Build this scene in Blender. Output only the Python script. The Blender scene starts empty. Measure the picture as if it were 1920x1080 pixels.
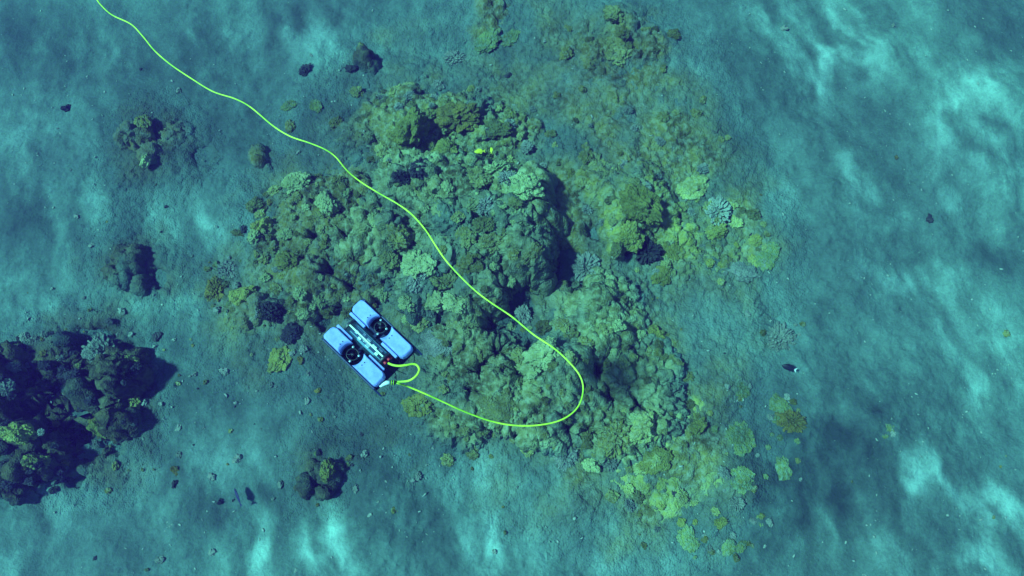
import bpy, bmesh, math, random
import numpy as np
from mathutils import Vector, Matrix, Quaternion

S = bpy.context.scene
COL = S.collection
R = math.radians
rnd = random.Random(11)

# ------------------------------------------------------------------ camera
PITCH, DIST, FPX = R(17), 7.3, 1251.0
f_ = Vector((0, math.sin(PITCH), -math.cos(PITCH)))
u_ = Vector((0, math.cos(PITCH), math.sin(PITCH)))
r_ = Vector((1, 0, 0))
CAM = -f_ * DIST
cd = bpy.data.cameras.new('camera')
cam = bpy.data.objects.new('camera', cd); COL.objects.link(cam)
cam.location = CAM; cam.rotation_euler = (PITCH, 0, 0)
cd.sensor_width = 36; cd.lens = 36 * FPX / 1920
cd.clip_start = .05; cd.clip_end = 600
S.camera = cam

# ------------------------------------------------------------------ light
SUN_EL, SUN_AZ = R(57), R(208)           # light comes from the left of the frame
sun_dir = Vector((math.cos(SUN_EL) * math.cos(SUN_AZ - R(18)), math.cos(SUN_EL) * math.sin(SUN_AZ - R(18)), math.sin(SUN_EL)))
sl = bpy.data.lights.new('sun', 'SUN'); sl.energy = 5.0; sl.angle = R(5); sl.color = (1, .96, .88)
so = bpy.data.objects.new('sun', sl); COL.objects.link(so)
so.rotation_euler = sun_dir.to_track_quat('Z', 'Y').to_euler(); so.location = (-20, 5, 30)
w = bpy.data.worlds.new('World'); S.world = w; w.use_nodes = True
nt = w.node_tree; bg = nt.nodes['Background']
sky = nt.nodes.new('ShaderNodeTexSky'); sky.sky_type = 'NISHITA'; sky.sun_disc = False
sky.sun_elevation = SUN_EL; sky.sun_rotation = math.atan2(sun_dir.x, sun_dir.y)
nt.links.new(sky.outputs[0], bg.inputs[0]); bg.inputs[1].default_value = .07
S.view_settings.view_transform = 'Standard'; S.view_settings.look = 'None'
S.view_settings.exposure = 1.08; S.view_settings.gamma = 1
S.cycles.max_bounces = 5; S.cycles.diffuse_bounces = 2; S.cycles.volume_bounces = 1
S.cycles.transparent_max_bounces = 8; S.cycles.transmission_bounces = 4

# ------------------------------------------------------------------ numpy noise
def _h2(ix, iy, k):
    n = (ix.astype(np.int64) * 374761393 + iy.astype(np.int64) * 668265263 + k * 974711) & 0x7fffffff
    n = ((n ^ (n >> 13)) * 1274126177) & 0x7fffffff
    n = ((n ^ (n >> 16)) * 974634777) & 0x7fffffff
    return (n ^ (n >> 15)) / 2147483648.0
def vn2(x, y, k=0):
    ix = np.floor(x); iy = np.floor(y); fx = x - ix; fy = y - iy
    ux = fx * fx * (3 - 2 * fx); uy = fy * fy * (3 - 2 * fy)
    a = _h2(ix, iy, k); b = _h2(ix + 1, iy, k); c = _h2(ix, iy + 1, k); d = _h2(ix + 1, iy + 1, k)
    return (a + (b - a) * ux) * (1 - uy) + (c + (d - c) * ux) * uy
def fbm(x, y, o=4, k=0, g=.5):
    s = 0; a = 1; t = 0
    for i in range(o):
        s = s + a * (vn2(x * 2 ** i + 17.3 * i, y * 2 ** i - 9.1 * i, k + i) * 2 - 1); t += a; a *= g
    return s / t
def worley(x, y, k=0):
    """F1, F2 and a random value of the nearest cell"""
    ix = np.floor(x); iy = np.floor(y)
    f1 = np.full(x.shape, 9.); f2 = np.full(x.shape, 9.); idv = np.zeros(x.shape)
    for dx in (-1, 0, 1):
        for dy in (-1, 0, 1):
            cx = ix + dx; cy = iy + dy
            px = cx + _h2(cx, cy, k); py = cy + _h2(cx, cy, k + 7)
            d = np.hypot(px - x, py - y); v = _h2(cx, cy, k + 13)
            m = d < f1
            f2 = np.where(m, f1, np.minimum(f2, d)); idv = np.where(m, v, idv); f1 = np.where(m, d, f1)
    return f1, f2, idv
def vn3(p, k=0):
    x, y, z = p[:, 0], p[:, 1], p[:, 2]
    iz = np.floor(z); fz = z - iz; uz = fz * fz * (3 - 2 * fz); o = 0
    ix = np.floor(x); iy = np.floor(y); fx = x - ix; fy = y - iy
    ux = fx * fx * (3 - 2 * fx); uy = fy * fy * (3 - 2 * fy)
    for j, wz in ((0, 1 - uz), (1, uz)):
        kk = (iz + j) * 57 + k
        def h(a, b): return _h2(a + kk * 31, b + kk * 17, k + 3)
        o = o + wz * ((h(ix, iy) * (1 - ux) + h(ix + 1, iy) * ux) * (1 - uy) + (h(ix, iy + 1) * (1 - ux) + h(ix + 1, iy + 1) * ux) * uy)
    return o * 2 - 1

# ------------------------------------------------------------------ helpers
def ray(px, py): return f_ + r_ * ((px - 960) / FPX) + u_ * ((540 - py) / FPX)
def at(px, py, z=0.):
    d = ray(px, py); return CAM + d * ((z - CAM.z) / d.z)
def tag(o, label=None, cat=None, group=None, kind=None):
    if label: o['label'] = label
    if cat: o['category'] = cat
    if group: o['group'] = group
    if kind: o['kind'] = kind
    return o
def link(name, me, mat=None, parent=None, loc=None):
    o = bpy.data.objects.new(name, me); COL.objects.link(o)
    if mat and me and not me.materials: me.materials.append(mat)
    if parent: o.parent = parent
    if loc is not None: o.location = loc
    return o
def empty(name, loc=(0, 0, 0)):
    o = bpy.data.objects.new(name, None); COL.objects.link(o); o.location = loc; o.empty_display_size = .1; return o
def smooth(me, v=True): me.polygons.foreach_set('use_smooth', [v] * len(me.polygons))
def mesh_np(name, V, Q, n=4):
    me = bpy.data.meshes.new(name)
    me.vertices.add(len(V)); me.vertices.foreach_set('co', np.ascontiguousarray(V, dtype=np.float32).ravel())
    me.loops.add(Q.size); me.loops.foreach_set('vertex_index', Q.ravel().astype(np.int32))
    me.polygons.add(len(Q)); me.polygons.foreach_set('loop_start', np.arange(0, Q.size, n, dtype=np.int32))
    me.polygons.foreach_set('loop_total', np.full(len(Q), n, dtype=np.int32))
    me.update(calc_edges=True); me.validate(); smooth(me)
    return me
def grid_faces(nx, ny):
    i = np.arange(nx * ny).reshape(ny, nx)
    return np.stack([i[:-1, :-1], i[:-1, 1:], i[1:, 1:], i[1:, :-1]], -1).reshape(-1, 4)

# ------------------------------------------------------------------ materials
def mat(name, col=(.3, .3, .3), rough=.8, **k):
    m = bpy.data.materials.new(name); m.use_nodes = True
    b = m.node_tree.nodes['Principled BSDF']
    b.inputs['Base Color'].default_value = (*col, 1); b.inputs['Roughness'].default_value = rough
    b.inputs['Specular IOR Level'].default_value = k.get('spec', .3)
    if 'metal' in k: b.inputs['Metallic'].default_value = k['metal']
    if 'alpha' in k: b.inputs['Alpha'].default_value = k['alpha']
    return m
def N(nt, t, **k):
    n = nt.nodes.new(t)
    for a, v in k.items():
        if a.startswith('i_'):
            key = a[2:]; key = int(key) if key.isdigit() else key.replace('_', ' ')
            n.inputs[key].default_value = v
        else: setattr(n, a, v)
    return n
def ramp(nt, src, stops):
    r = nt.nodes.new('ShaderNodeValToRGB'); e = r.color_ramp.elements
    while len(e) < len(stops): e.new(.5)
    for el, (p, c) in zip(e, stops): el.position = p; el.color = (*c, 1) if len(c) == 3 else c
    nt.links.new(src, r.inputs[0]); return r.outputs[0]
def mix(nt, fac, a, b, mode='MIX'):
    m = N(nt, 'ShaderNodeMix', data_type='RGBA', blend_type=mode)
    L = nt.links
    for sock, v in ((m.inputs[0], fac), (m.inputs[6], a), (m.inputs[7], b)):
        if isinstance(v, (int, float)): sock.default_value = v
        elif isinstance(v, tuple): sock.default_value = (*v, 1)
        else: L.new(v, sock)
    return m.outputs[2]
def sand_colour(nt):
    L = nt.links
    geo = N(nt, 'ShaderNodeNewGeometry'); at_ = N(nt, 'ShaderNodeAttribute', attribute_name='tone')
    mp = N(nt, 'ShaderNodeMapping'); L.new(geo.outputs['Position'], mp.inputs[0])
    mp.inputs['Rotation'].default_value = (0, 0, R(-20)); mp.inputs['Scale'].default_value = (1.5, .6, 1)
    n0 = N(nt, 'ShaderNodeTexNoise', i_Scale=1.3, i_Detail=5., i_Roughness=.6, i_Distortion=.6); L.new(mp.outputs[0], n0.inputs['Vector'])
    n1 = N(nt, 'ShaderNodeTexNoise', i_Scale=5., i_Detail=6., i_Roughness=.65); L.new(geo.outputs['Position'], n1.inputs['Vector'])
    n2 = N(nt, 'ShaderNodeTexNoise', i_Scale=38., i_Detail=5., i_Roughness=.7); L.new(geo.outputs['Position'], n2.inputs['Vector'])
    # tone attribute + noise pick the sand colour, painted dappled light included
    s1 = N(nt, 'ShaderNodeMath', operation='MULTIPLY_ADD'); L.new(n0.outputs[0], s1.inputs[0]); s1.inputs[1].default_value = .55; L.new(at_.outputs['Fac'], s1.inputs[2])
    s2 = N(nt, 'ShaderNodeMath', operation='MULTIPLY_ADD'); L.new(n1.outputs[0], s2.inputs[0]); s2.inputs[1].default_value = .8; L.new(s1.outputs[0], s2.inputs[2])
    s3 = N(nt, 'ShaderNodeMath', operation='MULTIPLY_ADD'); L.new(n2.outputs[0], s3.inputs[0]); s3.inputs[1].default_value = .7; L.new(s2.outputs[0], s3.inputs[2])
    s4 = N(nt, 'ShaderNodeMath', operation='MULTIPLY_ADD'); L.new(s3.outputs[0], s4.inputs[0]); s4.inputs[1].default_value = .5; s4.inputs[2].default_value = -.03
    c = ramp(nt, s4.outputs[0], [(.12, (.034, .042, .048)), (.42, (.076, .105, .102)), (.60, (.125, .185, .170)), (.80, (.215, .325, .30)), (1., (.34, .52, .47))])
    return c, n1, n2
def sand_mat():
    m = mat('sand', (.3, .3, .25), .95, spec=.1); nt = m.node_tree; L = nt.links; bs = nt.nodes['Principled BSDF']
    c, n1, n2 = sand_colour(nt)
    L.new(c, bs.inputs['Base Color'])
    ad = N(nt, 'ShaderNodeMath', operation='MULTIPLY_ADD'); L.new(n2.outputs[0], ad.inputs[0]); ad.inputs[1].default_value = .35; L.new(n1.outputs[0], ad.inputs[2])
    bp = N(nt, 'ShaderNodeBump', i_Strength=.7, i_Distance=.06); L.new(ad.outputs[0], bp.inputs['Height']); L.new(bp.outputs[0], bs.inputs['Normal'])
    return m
def coral_mat(name, a, b, c, scale=6., bump=.5, dust=.25, rnd_amt=.5, fine=60., silt=False):
    """a/b: polyp colours mixed by noise, c: silt resting on it"""
    m = mat(name, a, .95, spec=.1); nt = m.node_tree; L = nt.links; bs = nt.nodes['Principled BSDF']
    geo = N(nt, 'ShaderNodeNewGeometry'); oi = N(nt, 'ShaderNodeObjectInfo')
    n1 = N(nt, 'ShaderNodeTexNoise', i_Scale=scale, i_Detail=5.); L.new(geo.outputs['Position'], n1.inputs['Vector'])
    n2 = N(nt, 'ShaderNodeTexNoise', i_Scale=scale * 5.3, i_Detail=4.); L.new(geo.outputs['Position'], n2.inputs['Vector'])
    n3 = N(nt, 'ShaderNodeTexVoronoi', i_Scale=fine); L.new(geo.outputs['Position'], n3.inputs['Vector'])
    f = ramp(nt, n1.outputs[0], [(.36, (0, 0, 0)), (.62, (1, 1, 1))])
    base = mix(nt, f, a, b)
    g = ramp(nt, n2.outputs[0], [(.42, (0, 0, 0)), (.72, (dust * 2,) * 3)])
    base = mix(nt, g, base, c)
    v = N(nt, 'ShaderNodeMapRange', i_To_Min=1 - rnd_amt, i_To_Max=1 + rnd_amt * .7); L.new(oi.outputs['Random'], v.inputs[0])
    hsv = N(nt, 'ShaderNodeHueSaturation'); L.new(base, hsv.inputs['Color']); L.new(v.outputs[0], hsv.inputs['Value'])
    if silt:
        aa = N(nt, 'ShaderNodeAttribute', attribute_name='bare')
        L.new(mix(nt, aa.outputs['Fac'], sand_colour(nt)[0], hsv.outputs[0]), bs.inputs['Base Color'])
    else: L.new(hsv.outputs[0], bs.inputs['Base Color'])
    ad = N(nt, 'ShaderNodeMath', operation='MULTIPLY_ADD'); L.new(n3.outputs[0], ad.inputs[0]); ad.inputs[1].default_value = -.8; L.new(n2.outputs[0], ad.inputs[2])
    bp = N(nt, 'ShaderNodeBump', i_Strength=bump * 1.3, i_Distance=.022); L.new(ad.outputs[0], bp.inputs['Height']); L.new(bp.outputs[0], bs.inputs['Normal'])
    return m
SILT = (.27, .30, .23)
M = {}
M['green'] = coral_mat('coral_green', (.13, .12, .035), (.27, .27, .09), SILT)
M['pale'] = coral_mat('coral_pale', (.20, .22, .09), (.33, .36, .16), (.36, .42, .28), rnd_amt=.3)
M['olive'] = coral_mat('coral_olive', (.09, .085, .02), (.18, .165, .04), SILT)
M['yellow'] = coral_mat('coral_yellow', (.15, .14, .03), (.26, .24, .055), (.26, .29, .15), rnd_amt=.4, dust=.25)
M['brown'] = coral_mat('coral_brown', (.11, .085, .02), (.21, .155, .03), SILT, dust=.1)
M['dark'] = coral_mat('coral_dark', (.02, .016, .03), (.05, .045, .05), (.14, .15, .13), dust=.12, rnd_amt=.3)
M['faded'] = coral_mat('coral_faded', (.10, .115, .04), (.21, .24, .075), (.17, .23, .18), dust=.45, rnd_amt=.25)
M['grey'] = coral_mat('coral_grey', (.14, .15, .14), (.24, .25, .22), SILT, rnd_amt=.3)
M['reef'] = coral_mat('reef_rock', (.07, .065, .025), (.25, .26, .11), (.36, .42, .27), scale=3.2, dust=.35, rnd_amt=0, fine=45., silt=True)
M['crag'] = coral_mat('dark_rock', (.012, .007, .012), (.08, .066, .035), (.20, .19, .10), scale=3.5, dust=.2, rnd_amt=0, silt=True)
M['stone'] = coral_mat('rubble_stone', (.30, .31, .27), (.5, .5, .44), (.6, .6, .55), scale=9., rnd_amt=.4)
M['haze_stone'] = M['stone']

for a, b in (('green', ((.11, .10, .025), (.30, .29, .07))), ('olive', ((.06, .052, .018), (.20, .185, .055))), ('yellow', ((.17, .17, .04), (.33, .33, .09))), ('brown', ((.09, .07, .022), (.2, .16, .045)))):
    M['mound_' + a] = coral_mat('mound_' + a, *b, SILT, scale=3.2, dust=.35, rnd_amt=0, fine=45., silt=True)
M['sand'] = sand_mat()

# ------------------------------------------------------------------ sea bed
# pale sand and painted streaks of dappled light (+), darker patches (-), photograph pixels -> real places on the bed
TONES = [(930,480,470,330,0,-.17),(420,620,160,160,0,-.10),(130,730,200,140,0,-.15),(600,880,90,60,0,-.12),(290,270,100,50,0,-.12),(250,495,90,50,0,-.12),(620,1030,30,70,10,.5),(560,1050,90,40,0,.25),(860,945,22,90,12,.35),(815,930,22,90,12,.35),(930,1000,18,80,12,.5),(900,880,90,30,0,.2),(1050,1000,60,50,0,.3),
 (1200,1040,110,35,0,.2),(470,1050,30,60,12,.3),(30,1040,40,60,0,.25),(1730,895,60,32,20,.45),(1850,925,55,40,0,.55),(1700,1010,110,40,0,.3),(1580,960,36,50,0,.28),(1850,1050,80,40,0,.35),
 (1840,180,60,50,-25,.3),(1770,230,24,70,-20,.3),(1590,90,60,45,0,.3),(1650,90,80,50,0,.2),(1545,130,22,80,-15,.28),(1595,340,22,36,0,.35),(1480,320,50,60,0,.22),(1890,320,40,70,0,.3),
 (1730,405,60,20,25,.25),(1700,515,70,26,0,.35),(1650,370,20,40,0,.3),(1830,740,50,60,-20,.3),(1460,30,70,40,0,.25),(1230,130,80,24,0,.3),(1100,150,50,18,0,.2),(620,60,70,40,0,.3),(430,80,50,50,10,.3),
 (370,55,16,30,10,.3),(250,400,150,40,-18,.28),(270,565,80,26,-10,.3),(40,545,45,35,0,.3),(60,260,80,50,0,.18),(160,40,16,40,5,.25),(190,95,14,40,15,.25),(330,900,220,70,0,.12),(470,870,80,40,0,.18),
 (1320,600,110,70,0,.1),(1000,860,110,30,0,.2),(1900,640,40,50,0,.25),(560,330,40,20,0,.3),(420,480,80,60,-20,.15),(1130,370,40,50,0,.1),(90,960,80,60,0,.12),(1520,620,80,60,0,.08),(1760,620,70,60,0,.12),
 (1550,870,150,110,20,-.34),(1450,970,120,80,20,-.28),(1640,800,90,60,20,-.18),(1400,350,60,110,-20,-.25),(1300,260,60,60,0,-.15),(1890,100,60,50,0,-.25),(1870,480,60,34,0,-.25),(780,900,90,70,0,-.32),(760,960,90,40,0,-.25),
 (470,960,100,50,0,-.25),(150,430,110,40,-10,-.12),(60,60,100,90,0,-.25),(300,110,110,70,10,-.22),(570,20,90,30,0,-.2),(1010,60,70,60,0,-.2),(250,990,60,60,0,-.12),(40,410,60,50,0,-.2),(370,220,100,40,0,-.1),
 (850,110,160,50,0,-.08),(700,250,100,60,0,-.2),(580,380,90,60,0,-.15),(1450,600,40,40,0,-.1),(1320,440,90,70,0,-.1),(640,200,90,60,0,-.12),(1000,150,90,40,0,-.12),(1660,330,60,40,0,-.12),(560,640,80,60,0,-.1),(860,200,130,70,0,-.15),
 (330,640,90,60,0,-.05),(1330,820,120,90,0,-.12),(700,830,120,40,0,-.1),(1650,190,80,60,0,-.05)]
def tone_at(x, y):  # sand tone, with streaks of dappled light painted in
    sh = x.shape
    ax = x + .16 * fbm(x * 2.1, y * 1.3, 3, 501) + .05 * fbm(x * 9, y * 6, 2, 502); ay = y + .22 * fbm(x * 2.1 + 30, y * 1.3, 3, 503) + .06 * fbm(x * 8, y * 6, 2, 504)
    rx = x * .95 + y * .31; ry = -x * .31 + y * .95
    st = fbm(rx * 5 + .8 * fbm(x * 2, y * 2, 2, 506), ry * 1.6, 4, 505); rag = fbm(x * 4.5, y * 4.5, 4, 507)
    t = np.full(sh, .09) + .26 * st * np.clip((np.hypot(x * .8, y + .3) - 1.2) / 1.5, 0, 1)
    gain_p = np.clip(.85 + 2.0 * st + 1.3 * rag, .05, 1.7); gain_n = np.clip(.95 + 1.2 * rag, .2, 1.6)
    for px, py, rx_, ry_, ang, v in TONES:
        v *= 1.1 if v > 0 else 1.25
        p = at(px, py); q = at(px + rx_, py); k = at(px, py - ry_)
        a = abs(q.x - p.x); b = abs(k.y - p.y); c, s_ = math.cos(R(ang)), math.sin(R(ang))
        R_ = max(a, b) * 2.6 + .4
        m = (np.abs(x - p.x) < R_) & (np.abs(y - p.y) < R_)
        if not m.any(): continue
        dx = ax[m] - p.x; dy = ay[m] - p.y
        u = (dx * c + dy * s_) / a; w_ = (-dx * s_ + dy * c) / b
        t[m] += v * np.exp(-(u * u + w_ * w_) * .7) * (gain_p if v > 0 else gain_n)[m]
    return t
def bed_h(x, y, fine=True):
    h = .22 * fbm(x * .35, y * .35, 3, 5) + .08 * fbm(x * 1.3, y * 1.3, 3, 9)
    if fine:
        m = np.exp(-((x / 9) ** 2 + (y / 8) ** 2))
        rx = x * .94 + y * .34; ry = -x * .34 + y * .94
        f1, f2, _ = worley(x * 4.5 + .6 * fbm(x * 3, y * 3, 2, 31), y * 4.5, 21)
        g1, g2, gi = worley(x * 15 + .5 * fbm(x * 9, y * 9, 2, 33), y * 15, 22)
        sp = np.clip(fbm(x * .9, y * .9, 3, 40) * 2 + .55, .15, 1)
        h = h + m * (0.014 * fbm(rx * 4.5, ry * 1.7, 3, 3) + .032 * sp * np.clip(.8 - f1, 0, 1) + .026 * sp * (gi > .6) * np.clip(.55 - g1, 0, 1) + .012 * fbm(x * 14, y * 14, 3, 41))
    return h
def axis(c0, c1, step, far):
    a = list(np.arange(c0, c1, step)); s = step; v = a[-1]; out = []
    while v < far: s *= 1.12; v += s; out.append(v)
    s = step; v = c0; pre = []
    while v > -far: s *= 1.12; v -= s; pre.append(v)
    return np.array(pre[::-1] + a + out)
# unseen water sheet overhead, added as gobo: painted tint dapples and filters the light
def water_mat():
    m = bpy.data.materials.new('dappled_water_filter'); m.use_nodes = True; nt = m.node_tree; L = nt.links
    for n in list(nt.nodes): nt.nodes.remove(n)
    out = N(nt, 'ShaderNodeOutputMaterial'); tr = N(nt, 'ShaderNodeBsdfTransparent'); gl = N(nt, 'ShaderNodeBsdfGlossy', i_Roughness=.1)
    gl.inputs[0].default_value = (.3, .6, .7, 1)
    geo = N(nt, 'ShaderNodeNewGeometry')
    mp = N(nt, 'ShaderNodeMapping'); L.new(geo.outputs['Position'], mp.inputs[0]); mp.inputs['Rotation'].default_value = (0, 0, R(-14)); mp.inputs['Scale'].default_value = (1.5, .75, 1)
    n = N(nt, 'ShaderNodeTexNoise', i_Scale=1.5, i_Detail=3., i_Distortion=1.1); L.new(mp.outputs[0], n.inputs['Vector'])
    n2 = N(nt, 'ShaderNodeTexNoise', i_Scale=.42, i_Detail=1.); L.new(geo.outputs['Position'], n2.inputs['Vector'])
    a = N(nt, 'ShaderNodeMath', operation='MULTIPLY_ADD'); L.new(n.outputs[0], a.inputs[0]); a.inputs[1].default_value = .7; 
    b = N(nt, 'ShaderNodeMath', operation='MULTIPLY'); L.new(n2.outputs[0], b.inputs[0]); b.inputs[1].default_value = .3; L.new(b.outputs[0], a.inputs[2])
    c = ramp(nt, a.outputs[0], [(.36, (.115, .36, .40)), (.5, (.16, .54, .59)), (.64, (.24, .94, .99))])
    L.new(c, tr.inputs[0])
    mx = N(nt, 'ShaderNodeMixShader', i_0=.03); L.new(tr.outputs[0], mx.inputs[1]); L.new(gl.outputs[0], mx.inputs[2]); L.new(mx.outputs[0], out.inputs[0])
    return m
wx = np.linspace(-170, 170, 120); WX, WY = np.meshgrid(wx, wx)
wm = mesh_np('water_surface_gobo', np.stack([WX, WY, 9.2 + .06 * fbm(WX * .8, WY * .8, 2, 3)], -1).reshape(-1, 3), grid_faces(120, 120))
tag(link('water_surface_gobo', wm, water_mat()), kind='structure')

# ------------------------------------------------------------------ reef mounds
MOUNDS = []
PITS = [(1068,478,30,.8),(1035,500,20,.6),(968,558,30,.8),(925,600,24,.7),(945,575,16,.4),(1085,520,20,.4),(900,690,20,.35),(880,725,14,.3),(840,655,14,.25),(930,660,16,.3),(660,480,16,.25),(650,520,16,.25),
 (620,560,14,.2),(700,430,15,.25),(560,470,14,.2),(770,330,16,.2),(860,380,16,.3),(915,365,16,.3),(640,440,18,.3),(580,430,14,.25),(610,500,18,.3),(690,560,16,.25),(800,430,12,.2),(1000,640,14,.25),(970,700,16,.3),(1120,690,16,.25),(1200,760,14,.2),(1000,780,14,.2),(810,270,18,.25),(700,240,14,.2),(1120,420,16,.2),(1230,420,14,.2),(1150,740,14,.2),(1110,800,14,.2),(1060,800,14,.2),(1180,455,12,.2),(740,400,12,.2),(590,590,14,.2),
 (135,690,26,.5),(60,720,22,.5),(100,770,30,.5),(150,770,22,.5),(20,700,20,.4),(185,680,16,.4),(120,830,26,.4),(70,800,20,.4),(245,725,14,.3),(130,640,36,.4),(80,730,34,.45),(130,800,40,.5),(170,720,22,.4),(30,770,30,.4),(90,680,22,.3),(170,830,20,.3),(215,735,14,.3),(60,850,16,.3),(200,640,14,.3),(100,900,14,.3),(350,262,20,.15),(262,500,18,.2),(585,905,14,.15)]
class Mound:
    """a rocky reef mound: blobs = (px, py, radius px, height m, steepness)"""
    def __init__(s, blobs, seed, knob=.10, cell=.16, cover=0., rough=0.):
        s.b = []
        for px, py, rr, h, e in blobs:
            p = at(px, py); q = at(px + rr, py); s.b.append((p.x, p.y, q.x - p.x, h, e))
        s.seed, s.knob, s.cell, s.cover, s.rough = seed, knob, cell, cover, rough
        MOUNDS.append(s)
    def env(s, x, y):
        wx = x + .22 * fbm(x * 1.6, y * 1.6, 3, s.seed) + .05 * fbm(x * 7, y * 7, 2, s.seed + 4)
        wy = y + .22 * fbm(x * 1.6 + 40, y * 1.6, 3, s.seed + 1) + .05 * fbm(x * 7, y * 7, 2, s.seed + 5)
        h = np.full(np.shape(x), -.35)
        for cx, cy, r, hh, e in s.b:
            d = np.sqrt((wx - cx) ** 2 + (wy - cy) ** 2) / r
            v = np.where(d < 1, (1 - np.clip(d, 0, 1) ** e) * hh, -(d - 1) * hh * e * .7)
            # smooth maximum
            k = .07; t = np.clip(.5 + .5 * (v - h) / k, 0, 1)
            h = h * (1 - t) + v * t + k * t * (1 - t)
        return h
    def base(s, x, y):
        e = s.env(x, y)
        for px, py, pr, dp in PITS:
            q = at(px, py, .3); rr = pr / 175.
            dd = ((x - q.x + .03 * fbm(x * 9, y * 9, 2, 60)) ** 2 + (y - q.y + .05 * fbm(x * 7, y * 7, 2, 61)) ** 2) / rr ** 2
            e = e - np.where(e > 0, dp * np.exp(-dd ** 2), 0); m = np.clip(e / .15, 0, 1)
        if s.rough: e = e + m * s.rough * (.35 - 2 * np.abs(fbm(x * 2.6 + 3, y * 2.6, 4, s.seed + 20)))
        return e + m * (.11 * fbm(x * 2.2, y * 2.2, 3, s.seed + 9) + .05 * fbm(x * 5, y * 5, 2, s.seed + 12)) + bed_h(x, y, False) - .02
    def mesh(s, name, step=.0125):
        x0 = min(b[0] - b[2] * 1.25 for b in s.b) - .3; x1 = max(b[0] + b[2] * 1.25 for b in s.b) + .3
        y0 = min(b[1] - b[2] * 1.25 for b in s.b) - .3; y1 = max(b[1] + b[2] * 1.25 for b in s.b) + .3
        gx = np.arange(x0, x1, step); gy = np.arange(y0, y1, step); X, Y = np.meshgrid(gx, gy)
        H = s.base(X, Y); E = s.env(X, Y)
        gyy, gxx = np.gradient(H, step); nrm = np.stack([-gxx, -gyy, np.ones_like(H)], -1)
        nrm /= np.linalg.norm(nrm, axis=-1, keepdims=True)
        k = s.seed * 10; c = s.cell
        ux = X + H * .3; uy = Y - H * .4      # so that steep sides get knobs too
        qx = ux + .05 * fbm(ux * 6, uy * 6, 2, k + 1); qy = uy + .05 * fbm(ux * 6 + 9, uy * 6, 2, k + 2)
        a1, a2, ai = worley(qx / c, qy / c, k + 3)
        b1, b2, bi = worley(qx / (c * .42), qy / (c * .42), k + 4)
        d1, d2, di = worley(qx / (c * .2), qy / (c * .2), k + 5)
        def dome(a, v, lo, hi): rr = lo + (hi - lo) * v; return np.sqrt(np.clip(rr * rr - a * a, 0, None))
        knob = dome(a1, ai, .4, .85); kn2 = dome(b1, bi, .25, .72); kn3 = dome(d1, di, .3, .7)
        patch = np.clip(.62 + 1.6 * fbm(X * 1.5, Y * 1.5, 3, k + 6), .75 if s.rough else .2, 1)   # some areas are bare, smooth, silted rock
        m = np.clip(E / .12 + .35, 0, 1)
        D = m * s.knob / .12 * (.8 * c * knob + patch * c * (.55 * kn2 + .38 * kn3) + .012 * fbm(X * 20, Y * 20, 2, k + 8))
        P = np.stack([X, Y, H], -1) + nrm * D[..., None]
        s.gx, s.gy, s.step, s.top = x0, y0, step, H + D; s.low = H
        s.edge_v = np.clip((E - .01) / (.03 + .22 * max(b[3] for b in s.b)) + .5 * fbm(X * 3, Y * 3, 3, k + 11), 0, 1) * np.clip(s.cover + (.75 if max(b[3] for b in s.b) < .2 else 1.1) + 1.3 * fbm(X * 1.7, Y * 1.7, 4, k + 14), .1, 1)
        keep = (H > bed_h(X, Y, False) - .22)
        F = grid_faces(len(gx), len(gy)); kf = keep.reshape(-1)[F].any(1); F = F[kf]
        used = np.unique(F); re = np.zeros(len(gx) * len(gy), int); re[used] = np.arange(len(used))
        me = mesh_np(name, P.reshape(-1, 3)[used], re[F])
        ta = me.attributes.new('bare', 'FLOAT', 'POINT'); ta.data.foreach_set('value', s.edge_v.reshape(-1)[used].astype(np.float32))
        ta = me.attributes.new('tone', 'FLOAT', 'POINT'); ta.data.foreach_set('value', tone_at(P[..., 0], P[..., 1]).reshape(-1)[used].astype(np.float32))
        return me
    def topz(s, x, y, low=False):
        i = int(round((y - s.gy) / s.step)); j = int(round((x - s.gx) / s.step))
        if 0 <= i < s.top.shape[0] and 0 <= j < s.top.shape[1]: return (s.low if low else s.top)[i, j]
        return -1.

main = Mound([(885,430,150,.50,2.3),(945,420,98,.58,2.5),(820,520,105,.38,2.2),(980,490,70,.52,3),(720,450,110,.3,1.7),(905,560,80,.42,2.6),(790,340,80,.4,2.),(990,365,55,.42,2.6)], 3, .19, .092)
east = Mound([(1190,380,100,.36,1.8),(1120,340,70,.2,1.7),(1260,440,90,.16,1.6),(1180,440,60,.30,2.),(1360,470,80,.1,1.5)], 5, .12, .085)
south = Mound([(1040,740,110,.42,2.2),(930,720,90,.28,2.),(1110,620,110,.3,1.9),(1200,700,90,.2,1.7),(1150,790,90,.22,1.9),(860,750,80,.18,1.8),(1230,770,80,.16,1.7),(880,640,80,.25,2.)], 7, .14, .09)
tail = Mound([(1215,865,95,.12,1.6),(1270,800,60,.1,1.6),(1240,940,50,.07,1.6),(1330,900,50,.05,1.6)], 8, .05, .12, .45)
west = Mound([(620,420,105,.24,1.8),(560,370,65,.16,1.7),(600,520,80,.2,1.8),(680,510,70,.25,2.),(500,440,50,.12,1.6)], 9, .14, .085)
north = Mound([(790,240,100,.26,1.8),(880,220,75,.28,1.9),(700,200,75,.10,1.6),(960,240,65,.15,1.7),(660,260,70,.10,1.6)], 12, .13, .09)
neast = Mound([(1150,200,100,.07,1.5),(1250,230,70,.06,1.5),(1230,280,80,.06,1.5)], 14, .07, .12)
far_n = Mound([(1160,60,90,.11,1.6),(1190,90,70,.09,1.6),(1120,100,50,.1,1.6)], 15, .1, .12)
far_w = Mound([(910,65,55,.08,1.6),(925,20,50,.1,1.6)], 16, .09, .11)
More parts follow.
